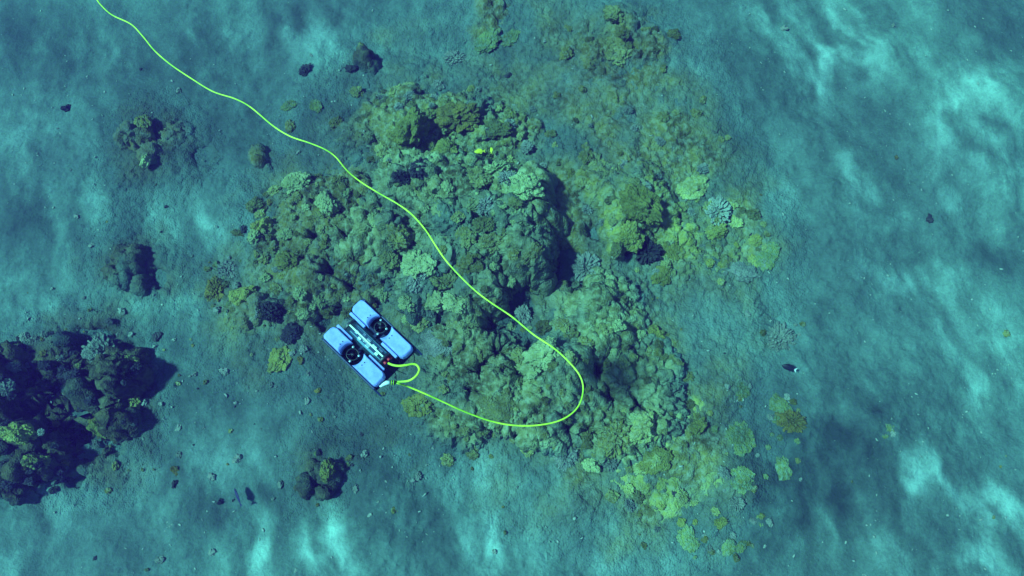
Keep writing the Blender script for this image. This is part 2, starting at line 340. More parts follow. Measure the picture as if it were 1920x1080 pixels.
crag = Mound([(120,735,125,.2,2.6),(225,705,46,.34,3),(60,710,85,.24,2.6),(60,840,80,.26,3),(95,870,44,.3,3),(190,785,50,.28,3),(-60,760,140,.34,3)], 18, .2, .075, .2, .28)
flat = Mound([(930,430,400,.08,1.3),(1110,700,280,.09,1.3),(640,480,240,.08,1.3),(800,240,220,.08,1.3),(1180,300,260,.08,1.3),(1330,470,160,.07,1.3),(1250,860,180,.07,1.3),(460,590,110,.06,1.3),(1150,90,140,.06,1.3),(960,60,120,.05,1.3),(900,760,130,.06,1.3)], 30, .085, .075)
crag_flat = Mound([(110,740,200,.10,1.2),(200,840,90,.05,1.2),(600,880,90,.04,1.2),(290,270,120,.05,1.2),(250,500,110,.05,1.2)], 31, .10, .07, .9)
rock1 = Mound([(268,258,36,.18,1.8),(290,290,18,.14,2.),(325,255,40,.08,1.6)], 20, .16, .07, 0., .12)
rock2 = Mound([(235,490,32,.16,1.9),(212,505,22,.12,2),(270,520,24,.1,2)], 21, .16, .07, 0., .12)
rock3 = Mound([(606,888,28,.15,2.),(572,900,20,.12,2.4),(590,868,16,.12,2)], 22, .16, .06, 0., .12)
rock4 = Mound([(690,105,22,.17,2.2),(700,120,20,.09,2.)], 23, .1, .1)
rock5 = Mound([(480,292,24,.1,2.2)], 24, .1, .1)
rock6 = Mound([(470,585,32,.16,2.4),(508,592,24,.16,2.4)], 25, .12, .09)
xs = axis(-7.2, 7.2, .0145, 160); ys = axis(-4.2, 5.6, .0145, 160)
X, Y = np.meshgrid(xs, ys)
Z = bed_h(X, Y)
for fm in (flat, crag_flat): Z = Z - .10 * np.clip((fm.env(X, Y) + .005) / .05, 0, 1)      # rubble ground takes over here
V = np.stack([X, Y, Z], -1).reshape(-1, 3)
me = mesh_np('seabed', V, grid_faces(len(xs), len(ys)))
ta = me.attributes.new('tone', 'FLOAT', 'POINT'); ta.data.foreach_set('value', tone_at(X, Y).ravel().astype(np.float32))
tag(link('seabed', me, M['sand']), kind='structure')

for mo, nm, mt, lb in (
  (main, 'reef_mound', 'reef', 'tall knobbly grey green central reef mound under the yellow tether'),
  (east, 'reef_mound', 'mound_green', 'yellow green coral mound right of the tall central mound'),
  (south, 'reef_mound', 'reef', 'broad green reef mound inside the lower loop of the tether'),
  (tail, 'reef_mound', 'mound_yellow', 'low soft yellow green reef patch below the tether loop towards the sand'),
  (west, 'reef_mound', 'mound_olive', 'low knobbly olive reef slope left of the central mound'),
  (north, 'reef_mound', 'mound_olive', 'hazy olive coral mound just above the central mound'),
  (neast, 'reef_mound', 'mound_olive', 'very low hazy green reef patch at upper right of the central mound'),
  (far_n, 'reef_mound', 'mound_olive', 'dim reef mound at the top edge right of the middle'),
  (far_w, 'reef_mound', 'mound_olive', 'small hazy green coral mound at the top edge in the middle'),
  (flat, 'reef_flat', 'mound_olive', 'wide low rubbly reef flat spreading round and between the coral mounds'),
  (crag_flat, 'rubble_ground', 'crag', 'thin dark rubble ground round the left outcrop and boulders'),
  (crag, 'rock_outcrop', 'crag', 'large black craggy rock outcrop at the left edge'),
  (rock1, 'rock', 'mound_brown', 'dark boulder with greenish left side at upper left on pale sand'),
  (rock2, 'rock', 'crag', 'dark low rock on the sand above the big left outcrop'),
  (rock3, 'rock', 'crag', 'small black rock with a green top on sand below the vehicle'),
  (rock4, 'rock', 'crag', 'small dark upright rock on the hazy sand near the top'),
  (rock5, 'rock', 'mound_olive', 'small olive rock close below the tether at left'),
  (rock6, 'rock', 'mound_brown', 'brown yellow knobbly rock left of the vehicle')):
    tag(link(nm, mo.mesh(nm, .0125 if mo in (main, south, west, east, crag) else .014 if mo is not flat else .0145), M[mt]), lb, 'reef' if 'reef' in nm else 'rock', kind='structure' if mo in (flat, crag_flat) else None)

def ground(x, y, real=True):
    a = np.array([x]); b = np.array([y]); h = bed_h(a, b, False)[0]; best = None
    for m in MOUNDS:
        if min((x - q[0]) ** 2 + (y - q[1]) ** 2 - (q[2] * 1.5) ** 2 for q in m.b) > 0: continue
        v = m.topz(x, y, not real)
        if v > h: h = v; best = m
    return h, best
def on(px, py):
    z = 0
    for _ in range(5):
        p = at(px, py, z); z, _m = ground(p.x, p.y)
    p = at(px, py, z); return Vector((p.x, p.y, z))
def normal(x, y, e=.09):
    a = ground(x - e, y, 0)[0]; b = ground(x + e, y, 0)[0]; c = ground(x, y - e, 0)[0]; d = ground(x, y + e, 0)[0]
    return Vector((-(b - a) / (2 * e), -(d - c) / (2 * e), 1)).normalized()

# ------------------------------------------------------------------ coral colonies: one displaced closed dome each
_ico = {}
def ico(n):
    if n not in _ico:
        bm = bmesh.new(); bmesh.ops.create_icosphere(bm, subdivisions=n, radius=1)
        bm.verts.ensure_lookup_table()
        _ico[n] = (np.array([v.co[:] for v in bm.verts]), np.array([[v.index for v in f.verts] for f in bm.faces])); bm.free()
    return _ico[n]
def sph_pts(n, seed, zmin=-.35):
    g = np.random.RandomState(seed); out = []
    while len(out) < n:
        v = g.randn(3); v /= np.linalg.norm(v)
        if v[2] < zmin: continue
        out.append(v)
    P = np.array(out)
    for _ in range(6):                    # relax a little
        D = P[:, None] - P[None]; d = np.linalg.norm(D, axis=-1) + np.eye(n); P = P + (D / d[..., None] ** 3).sum(1) * .15 / n; P /= np.linalg.norm(P, axis=1, keepdims=True)
    return P
def colony(kind, seed):
    g = np.random.RandomState(seed)
    sub = {'lobed': 6, 'branch': 7, 'maze': 6, 'plate': 6, 'knob': 6, 'stone': 4}[kind]
    D, F = ico(sub)
    W = D + .18 * np.stack([vn3(D * 3 + 5, seed), vn3(D * 3 + 15, seed + 1), vn3(D * 3 + 25, seed + 2)], 1)
    W /= np.linalg.norm(W, axis=1, keepdims=True)
    def cells(n, sd, zmin=-.4):
        P = sph_pts(n, sd, zmin); dots = np.clip(W @ P.T, -1, 1)
        part = np.partition(dots, -2, axis=1); idx = dots.argmax(1)
        return np.arccos(part[:, -1]), np.arccos(part[:, -2]), idx
    lump = 1 + .28 * vn3(D * 1.6 + seed, seed) + .2 * vn3(D * 3.4, seed + 8) + .06 * vn3(D * 8, seed + 9)
    if kind == 'lobed':
        a, b, i = cells(26, seed); h = g.rand(26); r1 = .48
        c, d, j = cells(170, seed + 1); h2 = g.rand(170)
        r = .62 + .30 * np.sqrt(np.clip(1 - (a / r1) ** 2, 0, 1)) * (.5 + .7 * h[i]) + .10 * np.sqrt(np.clip(1 - (c / .2) ** 2, 0, 1)) * (.4 + h2[j])
        sc = (1, .9, .75)
    elif kind == 'knob':
        a, b, i = cells(90, seed); h = g.rand(90)
        r = .60 + .36 * np.sqrt(np.clip(1 - (a / .25) ** 2, 0, 1)) * (.5 + .6 * h[i]) + .03 * vn3(D * 14, seed)
        sc = (1, .9, .6)
    elif kind == 'branch':
        a, b, i = cells(95, seed); h = g.rand(95)
        t = np.clip((.165 - a) / .075, 0, 1); t = t * t * (3 - 2 * t)
        r = .42 + .52 * t * (.75 + .35 * h[i]) + .04 * vn3(D * 16, seed)
        sc = (1, .95, .62)
    elif kind == 'maze':
        a, b, i = cells(46, seed)
        t = np.clip(1 - (b - a) / .15, 0, 1); t = t * t * (3 - 2 * t)
        cut = np.clip(vn3(D * 5 + 3, seed) * 2 + 1.1, 0, 1)
        r = .55 + .42 * t * cut + .04 * vn3(D * 12, seed)
        sc = (1, .9, .5)
    elif kind == 'plate':
        th = np.arctan2(D[:, 1], D[:, 0])
        rim = 1 + (.10 * np.sin(3 * th + seed) + .06 * np.sin(7 * th + seed * 2.1) + .05 * np.sin(13 * th + seed * .7)) * (1 - D[:, 2] ** 2)
        a, b, i = cells(60, seed)
        r = rim * (.85 + .10 * vn3(D * 4, seed) + .10 * np.sqrt(np.clip(1 - (a / .3) ** 2, 0, 1)))
        sc = (1, .85, .32)
    else:
        r = .8 + .3 * vn3(D * 1.7 + seed, seed) + .12 * vn3(D * 4, seed + 1); sc = (1, .8, .6)
    P = D * (r * lump)[:, None] * np.array(sc)
    P[:, 2] += (0 if kind == 'stone' else .04) * vn3(D * 22, seed + 4)
    return mesh_np(kind + '_colony', P, F, 3)
LIB = {k: [colony(k, 100 + 17 * i + len(k)) for i in range(n)] for k, n in (('lobed', 5), ('knob', 5), ('branch', 4), ('maze', 3), ('plate', 4), ('stone', 6))}
KINDMESH = {}
def mesh_of(kind, i, mt):
    key = (kind, i, mt)
    if key not in KINDMESH:
        me = LIB[kind][i].copy(); me.materials.clear(); me.materials.append(M[mt]); KINDMESH[key] = me
    return KINDMESH[key]
NAME = {'lobed': 'coral_head', 'knob': 'knobbly_coral', 'branch': 'branching_coral', 'maze': 'cauliflower_coral', 'plate': 'plate_coral', 'stone': 'stone'}
def put(kind, px, py, d, mt, label, group=None, sink=.3, squash=1., i=None, tilt=.7, cat=None, p=None, hz=1.):
    p = p or on(px, py); i = rnd.randrange(len(LIB[kind])) if i is None else i
    dep = (p - CAM).dot(f_); r = d / 2 * dep / FPX
    o = link(NAME[kind], mesh_of(kind, i, mt))
    n = Vector((0, 0, 1)).lerp(normal(p.x, p.y), tilt).normalized()
    q = n.to_track_quat('Z', 'Y') @ Quaternion((0, 0, 1), rnd.uniform(0, 6.28))
    o.rotation_mode = 'QUATERNION'; o.rotation_quaternion = q
    o.scale = (r * 1.08, r * 1.08 * squash, r * 1.05 * hz)
    h = {'lobed': .75, 'knob': .6, 'branch': .6, 'maze': .5, 'plate': .3, 'stone': .5}[kind] * r * hz
    o.location = p + n * h * (.5 - sink)
    tag(o, label, cat or ('stone' if kind == 'stone' else 'coral'), group)
    return o

SINGLE = [
 ('branch',1215,472,54,'dark','dark purple branching coral at the foot of the yellow green mound'),
 ('branch',785,318,44,'dark','black branching coral on the upper left rim of the central mound'),
 ('branch',752,334,34,'dark','smaller dark branching coral left beside the black one near the tether'),
 ('branch',405,543,48,'brown','round olive branching coral alone on sand left of the brown yellow rock'),
 ('branch',428,506,40,'grey','grey open branching coral on sand just above the olive branching one'),
 ('branch',1460,636,62,'grey','flat grey branching coral alone on the sand above the small black fish'),
 ('maze',1155,822,66,'olive','dark olive meandering coral at the lower edge of the tether loop mound'),
 ('branch',1062,858,44,'grey','grey short branched coral on the sand edge below the tether loop'),
 ('maze',930,322,56,'pale','pale finely ridged coral on the top rim of the central mound'),
 ('branch',1346,398,54,'grey','grey branching coral at the right edge of the yellow green mound'),
 ('branch',1100,502,54,'grey','bluish grey branching coral in the dark gap right of the central mound'),
 ('branch',195,662,70,'grey','tangle of pale grey branching coral on the black left outcrop'),
 ('branch',982,592,38,'grey','small speckled branching coral beside the tether below the dark hollow'),
 ('maze',1230,626,36,'yellow','small bright yellow green coral at the right edge of the lower mound'),
 ('knob',1440,481,62,'yellow','round yellow green knobbly coral farthest right beyond the yellow mound'),
 ('knob',525,675,58,'yellow','round yellow green knobbly coral on sand left of the vehicle'),
 ('lobed',542,496,44,'yellow','bright yellow lump of coral at the lower left of the olive slope'),
 ('lobed',462,560,50,'yellow','yellow brown coral capping the brown rock left of the vehicle'),
 ('knob',240,683,38,'yellow','yellow green coral on the right rim of the black left outcrop'),
 ('knob',252,757,30,'yellow','small yellow coral low on the right rim of the black left outcrop'),
 ('lobed',190,800,46,'yellow','upright yellow green coral on the lower edge of the black left outcrop'),
 ('lobed',32,812,64,'yellow','hazy yellow green coral at the left edge of the frame'),
 ('knob',66,866,46,'yellow','bright yellow coral lumps at the bottom of the black left outcrop'),
 ('knob',615,884,44,'yellow','green coral tuft on the small black rock below the vehicle'),
 ('lobed',541,198,30,'yellow','small round yellowish coral on hazy sand left of the paler one'),
 ('lobed',592,199,30,'pale','small round pale yellow coral on hazy sand above the tether'),
 ('knob',545,238,26,'olive','small dim olive coral nearest above the tether on hazy sand'),
 ('knob',1200,385,96,'yellow','bright yellow green coral crowning the mound right of the centre'),
 ('knob',1180,446,58,'yellow','smooth yellow coral lobe at the lower side of the yellow green mound'),
 ('plate',1255,470,46,'yellow','thin yellow green plate beside the dark purple branching coral'),
 ('knob',1240,517,40,'yellow','yellow green coral knot below the dark purple branching coral'),
 ('knob',1343,437,44,'yellow','yellow green coral clump below the grey branching coral at right'),
 ('lobed',1300,352,64,'green','long hazy green coral lump at upper right of the yellow green mound'),
 ('lobed',775,246,84,'yellow','hazy yellow green coral boss on the left part of the upper mound'),
 ('knob',858,222,84,'brown','yellow brown ragged coral on the upper mound'),
 ('knob',935,245,54,'olive','olive ragged coral at the right end of the upper mound'),
 ('lobed',835,295,64,'yellow','smooth green yellow coral between the upper and central mounds'),
 ('knob',915,78,60,'yellow','hazy pale green coral dome near the top in the middle'),
 ('lobed',958,72,42,'green','smaller hazy green coral right beside the pale dome near the top'),
 ('lobed',1150,30,44,'green','pale green coral lump on the dim mound at the top edge'),
 ('knob',1163,105,50,'green','green coral at the lower edge of the dim mound at the top'),
 ('knob',1390,730,36,'yellow','small dim yellow green coral on sand right of the lower mound'),
 ('lobed',1462,764,46,'yellow','pale yellow coral with a brown neighbour on the sand at right'),
 ('branch',1484,790,50,'brown','brown branching coral touching the pale yellow one on the sand at right'),
 ('knob',1388,822,66,'yellow','broad dim yellow green coral on sand above the bright yellow one'),
 ('lobed',1392,898,54,'yellow','bright soft yellow coral on the sand at lower right'),
 ('lobed',1470,876,46,'yellow','yellow coral at the edge of the dark turf patch'),
 ('knob',1290,1012,48,'yellow','irregular yellow green coral near the bottom edge'),
 ('lobed',1366,1026,36,'yellow','left of two touching yellow corals near the bottom edge'),
 ('lobed',1390,1024,30,'green','right smaller one of two touching corals near the bottom edge'),
 ('knob',1423,979,20,'yellow','tiny yellow coral on the dark turf near the bottom edge'),
 ('knob',1668,802,24,'yellow','lone small pale yellow coral on open sand at far right'),
 ('lobed',1228,866,70,'yellow','large soft yellow green coral sheet on the low patch below the loop'),
 ('lobed',1205,800,60,'green','pale green coral lobe at the top of the low soft patch'),
 ('lobed',1310,800,40,'yellow','smooth yellow coral button at the right of the low soft patch'),
 ('knob',785,760,60,'yellow','yellow green coral fringe below the tether next to the vehicle'),
 ('knob',985,350,62,'pale','large pale ragged coral at the upper right of the central mound'),
 ('lobed',886,390,38,'pale','bright pale lump standing on top of the central mound'),
 ('lobed',958,527,24,'pale','small pale snowman shaped lump above the dark hollow'),
 ('knob',735,302,34,'pale','pale upright lump on the upper left corner of the central mound'),
 ('lobed',800,500,50,'pale','pale green rim of coral left of the tether on the central mound'),
 ('lobed',818,568,38,'pale','round pale coral ball at the lower left of the central mound'),
 ('knob',560,345,56,'pale','pale green frilly coral at the top left of the olive slope'),
 ('knob',612,385,50,'pale','pale green upright coral in the middle of the olive slope'),
 ('knob',478,385,34,'green','green coral clump at the outer left end of the olive slope'),
 ('lobed',495,425,40,'yellow','smooth yellow green coral on the left fringe of the olive slope'),
 ('knob',445,437,24,'olive','tiny olive coral on sand left of the olive slope'),
 ('lobed',1020,670,64,'pale','pale smooth coral right under the tether on the lower mound'),
 ('plate',940,765,90,'green','scalloped green plate coral above the lower run of tether'),
 ('plate',830,650,84,'grey','grey overhanging plate ledge right of the vehicle'),
 ('plate',1390,512,50,'grey','grey flat rock plate with a dark edge at the right end of the reef'),
 ('lobed',270,235,40,'olive','olive growth on the left side of the upper left boulder'),
 ('lobed',275,302,26,'pale','pale upright lump at the foot of the upper left boulder'),
 ('lobed',680,95,24,'olive','olive growth on the left of the small upright rock'),
 ('knob',660,130,26,'dark','small dark round coral beside the small upright rock'),
 ('lobed',572,130,26,'dark','dark loaf shaped lump alone on hazy sand near the top'),
 ('branch',510,585,44,'dark','dark knobby coral on the right half of the brown rock'),
 ('knob',545,625,40,'dark','dark low coral on sand between the brown rock and the round yellow coral'),
 ('knob',420,505,22,'dark','small dark coral next to the grey open branching coral'),
 ('branch',850,110,40,'grey','dim grey coral on the hazy sand above the upper mound'),
]
for it in SINGLE:
    k, px, py, d, mt, lb = it
    low = 'sand' in lb or 'turf' in lb or 'bottom edge' in lb or 'near the top' in lb or 'yellow mound' in lb
    if low and mt in ('yellow', 'pale', 'green') and not (500 < px < 600 and py > 450): mt = 'faded'
    put(k, px, py, d, mt, lb, sink=.42 if low and mt == 'faded' else .3, hz=.33 if 'sheet' in lb or 'long hazy' in lb or (low and mt == 'faded') else .65 if low else 1., squash=rnd.uniform(.65, 1.05))
# fill: many look-alike colonies clothing the mounds
ZONES = [
 (main, (700,290,1100,620), 100, (10,58), (('knob','green'),('knob','pale'),('lobed','green'),('lobed','olive'),('knob','green'),('branch','grey')), 'coral lump among many crowded over the tall central reef mound', 'corals crowding the central mound'),
 (south, (830,600,1290,880), 120, (12,36), (('knob','green'),('lobed','green'),('knob','olive'),('lobed','pale'),('knob','green')), 'rounded green coral lump crowded on the mound inside the tether loop', 'corals crowding the lower mound'),
 (west, (470,330,740,590), 80, (12,34), (('knob','green'),('knob','olive'),('branch','olive'),('knob','pale'),('lobed','olive')), 'small coral clump on the olive slope left of the central mound', 'corals on the left slope'),
 (east, (1060,290,1440,530), 65, (10,32), (('knob','green'),('knob','yellow'),('lobed','green'),('branch','grey'),('knob','green')), 'small coral clump on the yellow green mound right of the centre', 'corals on the right mound'),
 (north, (620,160,1040,310), 45, (12,32), (('knob','olive'),('lobed','green'),('branch','grey'),('knob','olive')), 'hazy small coral clump on the mound above the central mound', 'corals on the upper mound'),
 (neast, (1010,160,1370,320), 22, (12,30), (('knob','green'),('lobed','olive'),('branch','grey')), 'faint small coral clump on the low patch at upper right', 'corals on the upper right patch'),
 (tail, (1140,760,1390,1000), 16, (12,34), (('knob','green'),('knob','yellow'),('branch','grey')), 'small coral clump on the low soft patch below the tether loop', 'corals on the soft patch'),
 (far_n, (1060,0,1280,140), 14, (14,34), (('knob','olive'),('lobed','olive'),('knob','green')), 'dim small coral clump on the mound at the top edge', 'corals on the top edge mound'),
 (crag, (0,620,310,920), 110, (10,30), (('knob','dark'),('branch','dark'),('branch','grey'),('knob','brown'),('knob','olive'),('lobed','dark')), 'dark coral lump growing on the black left outcrop', 'dark corals on the left outcrop'),
]
for mo, (x0, y0, x1, y1), n, (a, b), kinds, lb, gp in ZONES:
    done = 0; tries = 0; pts = []
    while done < n and tries < n * 30:
        tries += 1
        px, py = rnd.uniform(x0, x1), rnd.uniform(y0, y1)
        d = a + (b - a) * rnd.random() ** 1.8
        if any((px - q[0]) ** 2 + (py - q[1]) ** 2 < ((d + q[2]) * .36) ** 2 for q in pts): continue
        p = on(px, py)
        if ground(p.x, p.y)[1] not in (mo, flat, crag_flat): continue
        if mo.topz(p.x, p.y) < -.5 or mo.env(np.array([p.x]), np.array([p.y]))[0] < -.06: continue
        pts.append((px, py, d)); k, mt = rnd.choice(kinds)
        put(k, px, py, d, mt, lb, gp, sink=rnd.uniform(.25, .6), squash=rnd.uniform(.75, 1.1), p=p); done += 1
for px, py, d in [(q[1], q[2], q[3]) for q in SINGLE if (q[1] > 1270 and q[2] > 600) or (q[1] < 620 and q[2] > 480 and q[1] > 380)]:
    for _ in range(4):
        a_ = rnd.uniform(0, 6.28); rr = d * rnd.uniform(.45, .95)
        put(rnd.choice(('knob', 'stone', 'lobed')), px + rr * math.cos(a_), py + rr * math.sin(a_), rnd.uniform(6, 16), rnd.choice(('faded', 'olive', 'grey')), 'small broken coral lump on the sand beside a larger lone coral', 'broken lumps beside the lone corals', sink=.4)
# scattered stones and low coral lumps on the sand
cnt = 0
while cnt < 190:
    px, py = (rnd.gauss(470, 230), rnd.gauss(700, 200)) if rnd.random() < .6 else (rnd.uniform(20, 1900), rnd.uniform(20, 1060)); p = on(px, py)
    if ground(p.x, p.y)[1] not in (None, flat, crag_flat): continue
    if px > 1500 and rnd.random() < .6: continue
    cnt += 1
    put('stone', px, py, 5 + 14 * rnd.random() ** 2, rnd.choice(('grey', 'grey', 'grey', 'olive', 'brown', 'dark')), 'small loose stone lying on the open sandy sea bed', 'loose stones on the sand', p=p, sink=.25)
# white shell and coral fragments: uncountable
def rubble(n):
    D, F = ico(1); Vs = []; Fs = []; k = 0; g = np.random.RandomState(4)
    while k < n:
        px, py = g.uniform(-60, 1980), g.uniform(-40, 1120)
        if g.rand() > .25 + .75 * (vn2(np.array([px / 130.]), np.array([py / 130.]), 77)[0] > .5): continue
        p = at(px, py); a = np.array([p.x]); b = np.array([p.y]); z = bed_h(a, b)[0]
        if ground(p.x, p.y)[1] not in (None, flat, crag_flat) and g.rand() > .25: continue
        z = max(z, ground(p.x, p.y)[0])
        s = .003 + .010 * g.rand() ** 3
        P = D * (1 + .35 * g.randn(len(D), 1)) * s * np.array([1 + g.rand(), .6 + .5 * g.rand(), .5]); an = g.rand() * 6.28
        c, q = math.cos(an), math.sin(an); P = np.stack([P[:, 0] * c - P[:, 1] * q, P[:, 0] * q + P[:, 1] * c, P[:, 2]], 1) + np.array([p.x, p.y, z + s * .3])
        Vs.append(P); Fs.append(F + k * len(D)); k += 1
    return mesh_np('coral_rubble', np.concatenate(Vs), np.concatenate(Fs), 3)
M['chips'] = mat('shell_chips', (.30, .32, .28), .8)
tag(link('coral_rubble', rubble(1300), M['chips']), 'pale shell and coral fragments strewn over the sea bed', 'rubble', kind='stuff')

# ------------------------------------------------------------------ tubes, fish, vehicle
def catmull(P, n=8):
    P = [Vector(p) for p in P]; P = [P[0] * 2 - P[1]] + P + [P[-1] * 2 - P[-2]]; out = []
    for i in range(1, len(P) - 2):
        a, b, c, d = P[i - 1:i + 3]
        for j in range(n):
            t = j / n
            out.append(.5 * ((2 * b) + (c - a) * t + (2 * a - 5 * b + 4 * c - d) * t * t + (3 * b - a - 3 * c + d) * t ** 3))
    out.append(P[-2]); return out
def tube_mesh(name, pts, rad, seg=10):
    V = []; n = len(pts); prev = Vector((0, 0, 1))
    for i, p in enumerate(pts):
        t = (pts[min(i + 1, n - 1)] - pts[max(i - 1, 0)]).normalized()
        a = (prev - t * prev.dot(t)).normalized(); prev = a; b = t.cross(a)
        r = rad(i / (n - 1)) if callable(rad) else rad
        for k in range(seg):
            th = 2 * math.pi * k / seg; V.append(p + (a * math.cos(th) + b * math.sin(th)) * r)
    F = [(i * seg + k, i * seg + (k + 1) % seg, (i + 1) * seg + (k + 1) % seg, (i + 1) * seg + k) for i in range(n - 1) for k in range(seg)]
    F += [tuple(range(seg))[::-1], tuple((n - 1) * seg + k for k in range(seg))]
    me = bpy.data.meshes.new(name); me.from_pydata([v[:] for v in V], [], F); smooth(me); me.update(); return me

M['tether'] = mat('tether_yellow', (.82, .95, .05), .5, spec=.4)
M['foam'] = mat('painted_foam', (.42, .66, .95), .55, spec=.4)
M['black'] = mat('black_plastic', (.018, .018, .03), .45, spec=.5)
M['navy'] = mat('panel_plastic', (.02, .025, .10), .4, spec=.5)
M['metal'] = mat('anodised_metal', (.45, .5, .55), .35, metal=.6)
M['white'] = mat('white_plastic', (.85, .88, .88), .5)
M['board'] = mat('circuit_board', (.16, .32, .42), .5)
M['red'] = mat('red_anodised', (.75, .05, .07), .4)
M['strip'] = mat('pale_strip', (.9, 1., .75), .3)
g_ = mat('clear_acrylic', (.35, .6, .9), .05, alpha=.06, spec=.6); M['acrylic'] = g_
def tether_wear(m):
    nt = m.node_tree; L = nt.links; b = nt.nodes['Principled BSDF']; g = N(nt, 'ShaderNodeNewGeometry')
    n = N(nt, 'ShaderNodeTexNoise', i_Scale=7., i_Detail=4.); L.new(g.outputs['Position'], n.inputs['Vector'])
    L.new(ramp(nt, n.outputs[0], [(.36, (.42, .62, .03)), (.56, (.86, .95, .06))]), b.inputs['Base Color'])
tether_wear(M['tether'])
def foam_wear(m):
    nt = m.node_tree; L = nt.links; b = nt.nodes['Principled BSDF']; tc = N(nt, 'ShaderNodeTexCoord')
    n = N(nt, 'ShaderNodeTexNoise', i_Scale=30., i_Detail=5.); L.new(tc.outputs['Object'], n.inputs['Vector'])
    c = ramp(nt, n.outputs[0], [(.3, (.25, .30, .80)), (.6, (.35, .40, .92))]); L.new(c, b.inputs['Base Color'])
    bp = N(nt, 'ShaderNodeBump', i_Strength=.15, i_Distance=.003); L.new(n.outputs[0], bp.inputs['Height']); L.new(bp.outputs[0], b.inputs['Normal'])
foam_wear(M['foam'])

RZ = 3.25
rov_px = (693, 646)
rov = empty('underwater_vehicle', at(*rov_px, RZ))
rov.rotation_euler = (R(3), R(-4), math.atan2(.676, -.737))     # local +x is forward
rov.scale = (.905, .905, .905)
tag(rov, 'small blue and black tethered underwater robot hovering left of the lower reef', 'underwater robot')
def bm_mesh(name, bm, sm=True):
    me = bpy.data.meshes.new(name); bmesh.ops.recalc_face_normals(bm, faces=bm.faces); bm.to_mesh(me); bm.free()
    if sm: smooth(me)
    return me
def part(name, me, m, parent=rov, bev=0, loc=None, rot=None):
    o = link(name, me, M[m], parent, loc)
    if rot: o.rotation_euler = rot
    if bev:
        b = o.modifiers.new('bevel', 'BEVEL'); b.width = bev; b.segments = 3; b.limit_method = 'ANGLE'
    return o
def prism(pts, z0, z1, axis='z'):
    bm = bmesh.new()
    def mk(a, b, z): return (a, b, z) if axis == 'z' else (a, z, b)
    lo = [bm.verts.new(mk(a, b, z0)) for a, b in pts]; hi = [bm.verts.new(mk(a, b, z1)) for a, b in pts]
    n = len(pts); bm.faces.new(lo[::-1]); bm.faces.new(hi)
    for i in range(n): bm.faces.new((lo[i], lo[(i + 1) % n], hi[(i + 1) % n], hi[i]))
    return bm
def cyl(r, h, seg=28, r2=None, axis='z'):
    bm = bmesh.new(); bmesh.ops.create_cone(bm, cap_ends=True, segments=seg, radius1=r, radius2=r if r2 is None else r2, depth=h)
    if axis == 'x': bmesh.ops.rotate(bm, verts=bm.verts, matrix=Matrix.Rotation(R(90), 3, 'Y'))
    if axis == 'y': bmesh.ops.rotate(bm, verts=bm.verts, matrix=Matrix.Rotation(R(90), 3, 'X'))
    return bm
def ring(r0, r1, h, seg=32):
    bm = bmesh.new(); rows = []
    for r, z in ((r0, -h / 2), (r1, -h / 2), (r1, h / 2), (r0, h / 2)):
        rows.append([bm.verts.new((r * math.cos(6.28318 * k / seg), r * math.sin(6.28318 * k / seg), z)) for k in range(seg)])
    for a in range(4):
        A, B = rows[a], rows[(a + 1) % 4]
        for k in range(seg): bm.faces.new((A[k], A[(k + 1) % seg], B[(k + 1) % seg], B[k]))
    return bm
def box(sx, sy, sz):
    bm = bmesh.new(); bmesh.ops.create_cube(bm, size=1); bmesh.ops.scale(bm, vec=(sx, sy, sz), verts=bm.verts); return bm
L2 = .2285
# fairings with a round bite for the vertical thrusters
def fairing_pts(front, side):
    # outline in x, y (y outward positive before mirroring)
    yi, yo = .068, .168; cx, cy, cr = (.018, .118, .069)
    if front: x0, x1 = cx + .05, L2 + .004
    else: x0, x1 = -L2 - .004, cx - .05
    pts = []
    if front:
        a0 = math.acos(.0); pts += [(x1 - .026, yi), (x1 - .008, yi + .009), (x1, yi + .028), (x1, yo - .02), (x1 - .006, yo - .006), (x1 - .02, yo)]
        arc = [cy + .050 - .1 * t / 12 for t in range(13)]
        pts += [(cx + math.sqrt(max(cr * cr - (a - cy) ** 2, 0)), a) for a in arc]
    else:
        pts += [(x0 + .02, yo), (x0 + .006, yo - .006), (x0, yo - .02), (x0, yi + .028), (x0 + .008, yi + .009), (x0 + .026, yi)]
        arc = [cy - .050 + .1 * t / 12 for t in range(13)]
        pts += [(cx - math.sqrt(max(cr * cr - (a - cy) ** 2, 0)), a) for a in arc]
    return [(a, b * side) for a, b in pts]
def fairing(front, side):
    P = fairing_pts(front, side); sg = 1 if front else -1; bm = bmesh.new(); cxm = sum(p[0] for p in P) / len(P)
    def top(p):
        x, y = p; y2 = (abs(y) - .118) * .93 + .118
        if (x - .018) * sg < .0705 : return (x + sg * .022, y2 * side)
        return (x - sg * .012, y2 * side)
    rows = [[bm.verts.new((x, y, z)) for x, y in q] for q, z in ((P, .018), (P, .060), ([(a * .75 + top((a, b))[0] * .25, b * .75 + top((a, b))[1] * .25) for a, b in P], .075), ([top(p) for p in P], .086))]
    n = len(P); bm.faces.new(rows[0][::-1]); bm.faces.new(rows[-1])
    for a in range(3):
        for k in range(n): bm.faces.new((rows[a][k], rows[a][(k + 1) % n], rows[a + 1][(k + 1) % n], rows[a + 1][k]))
    return bm
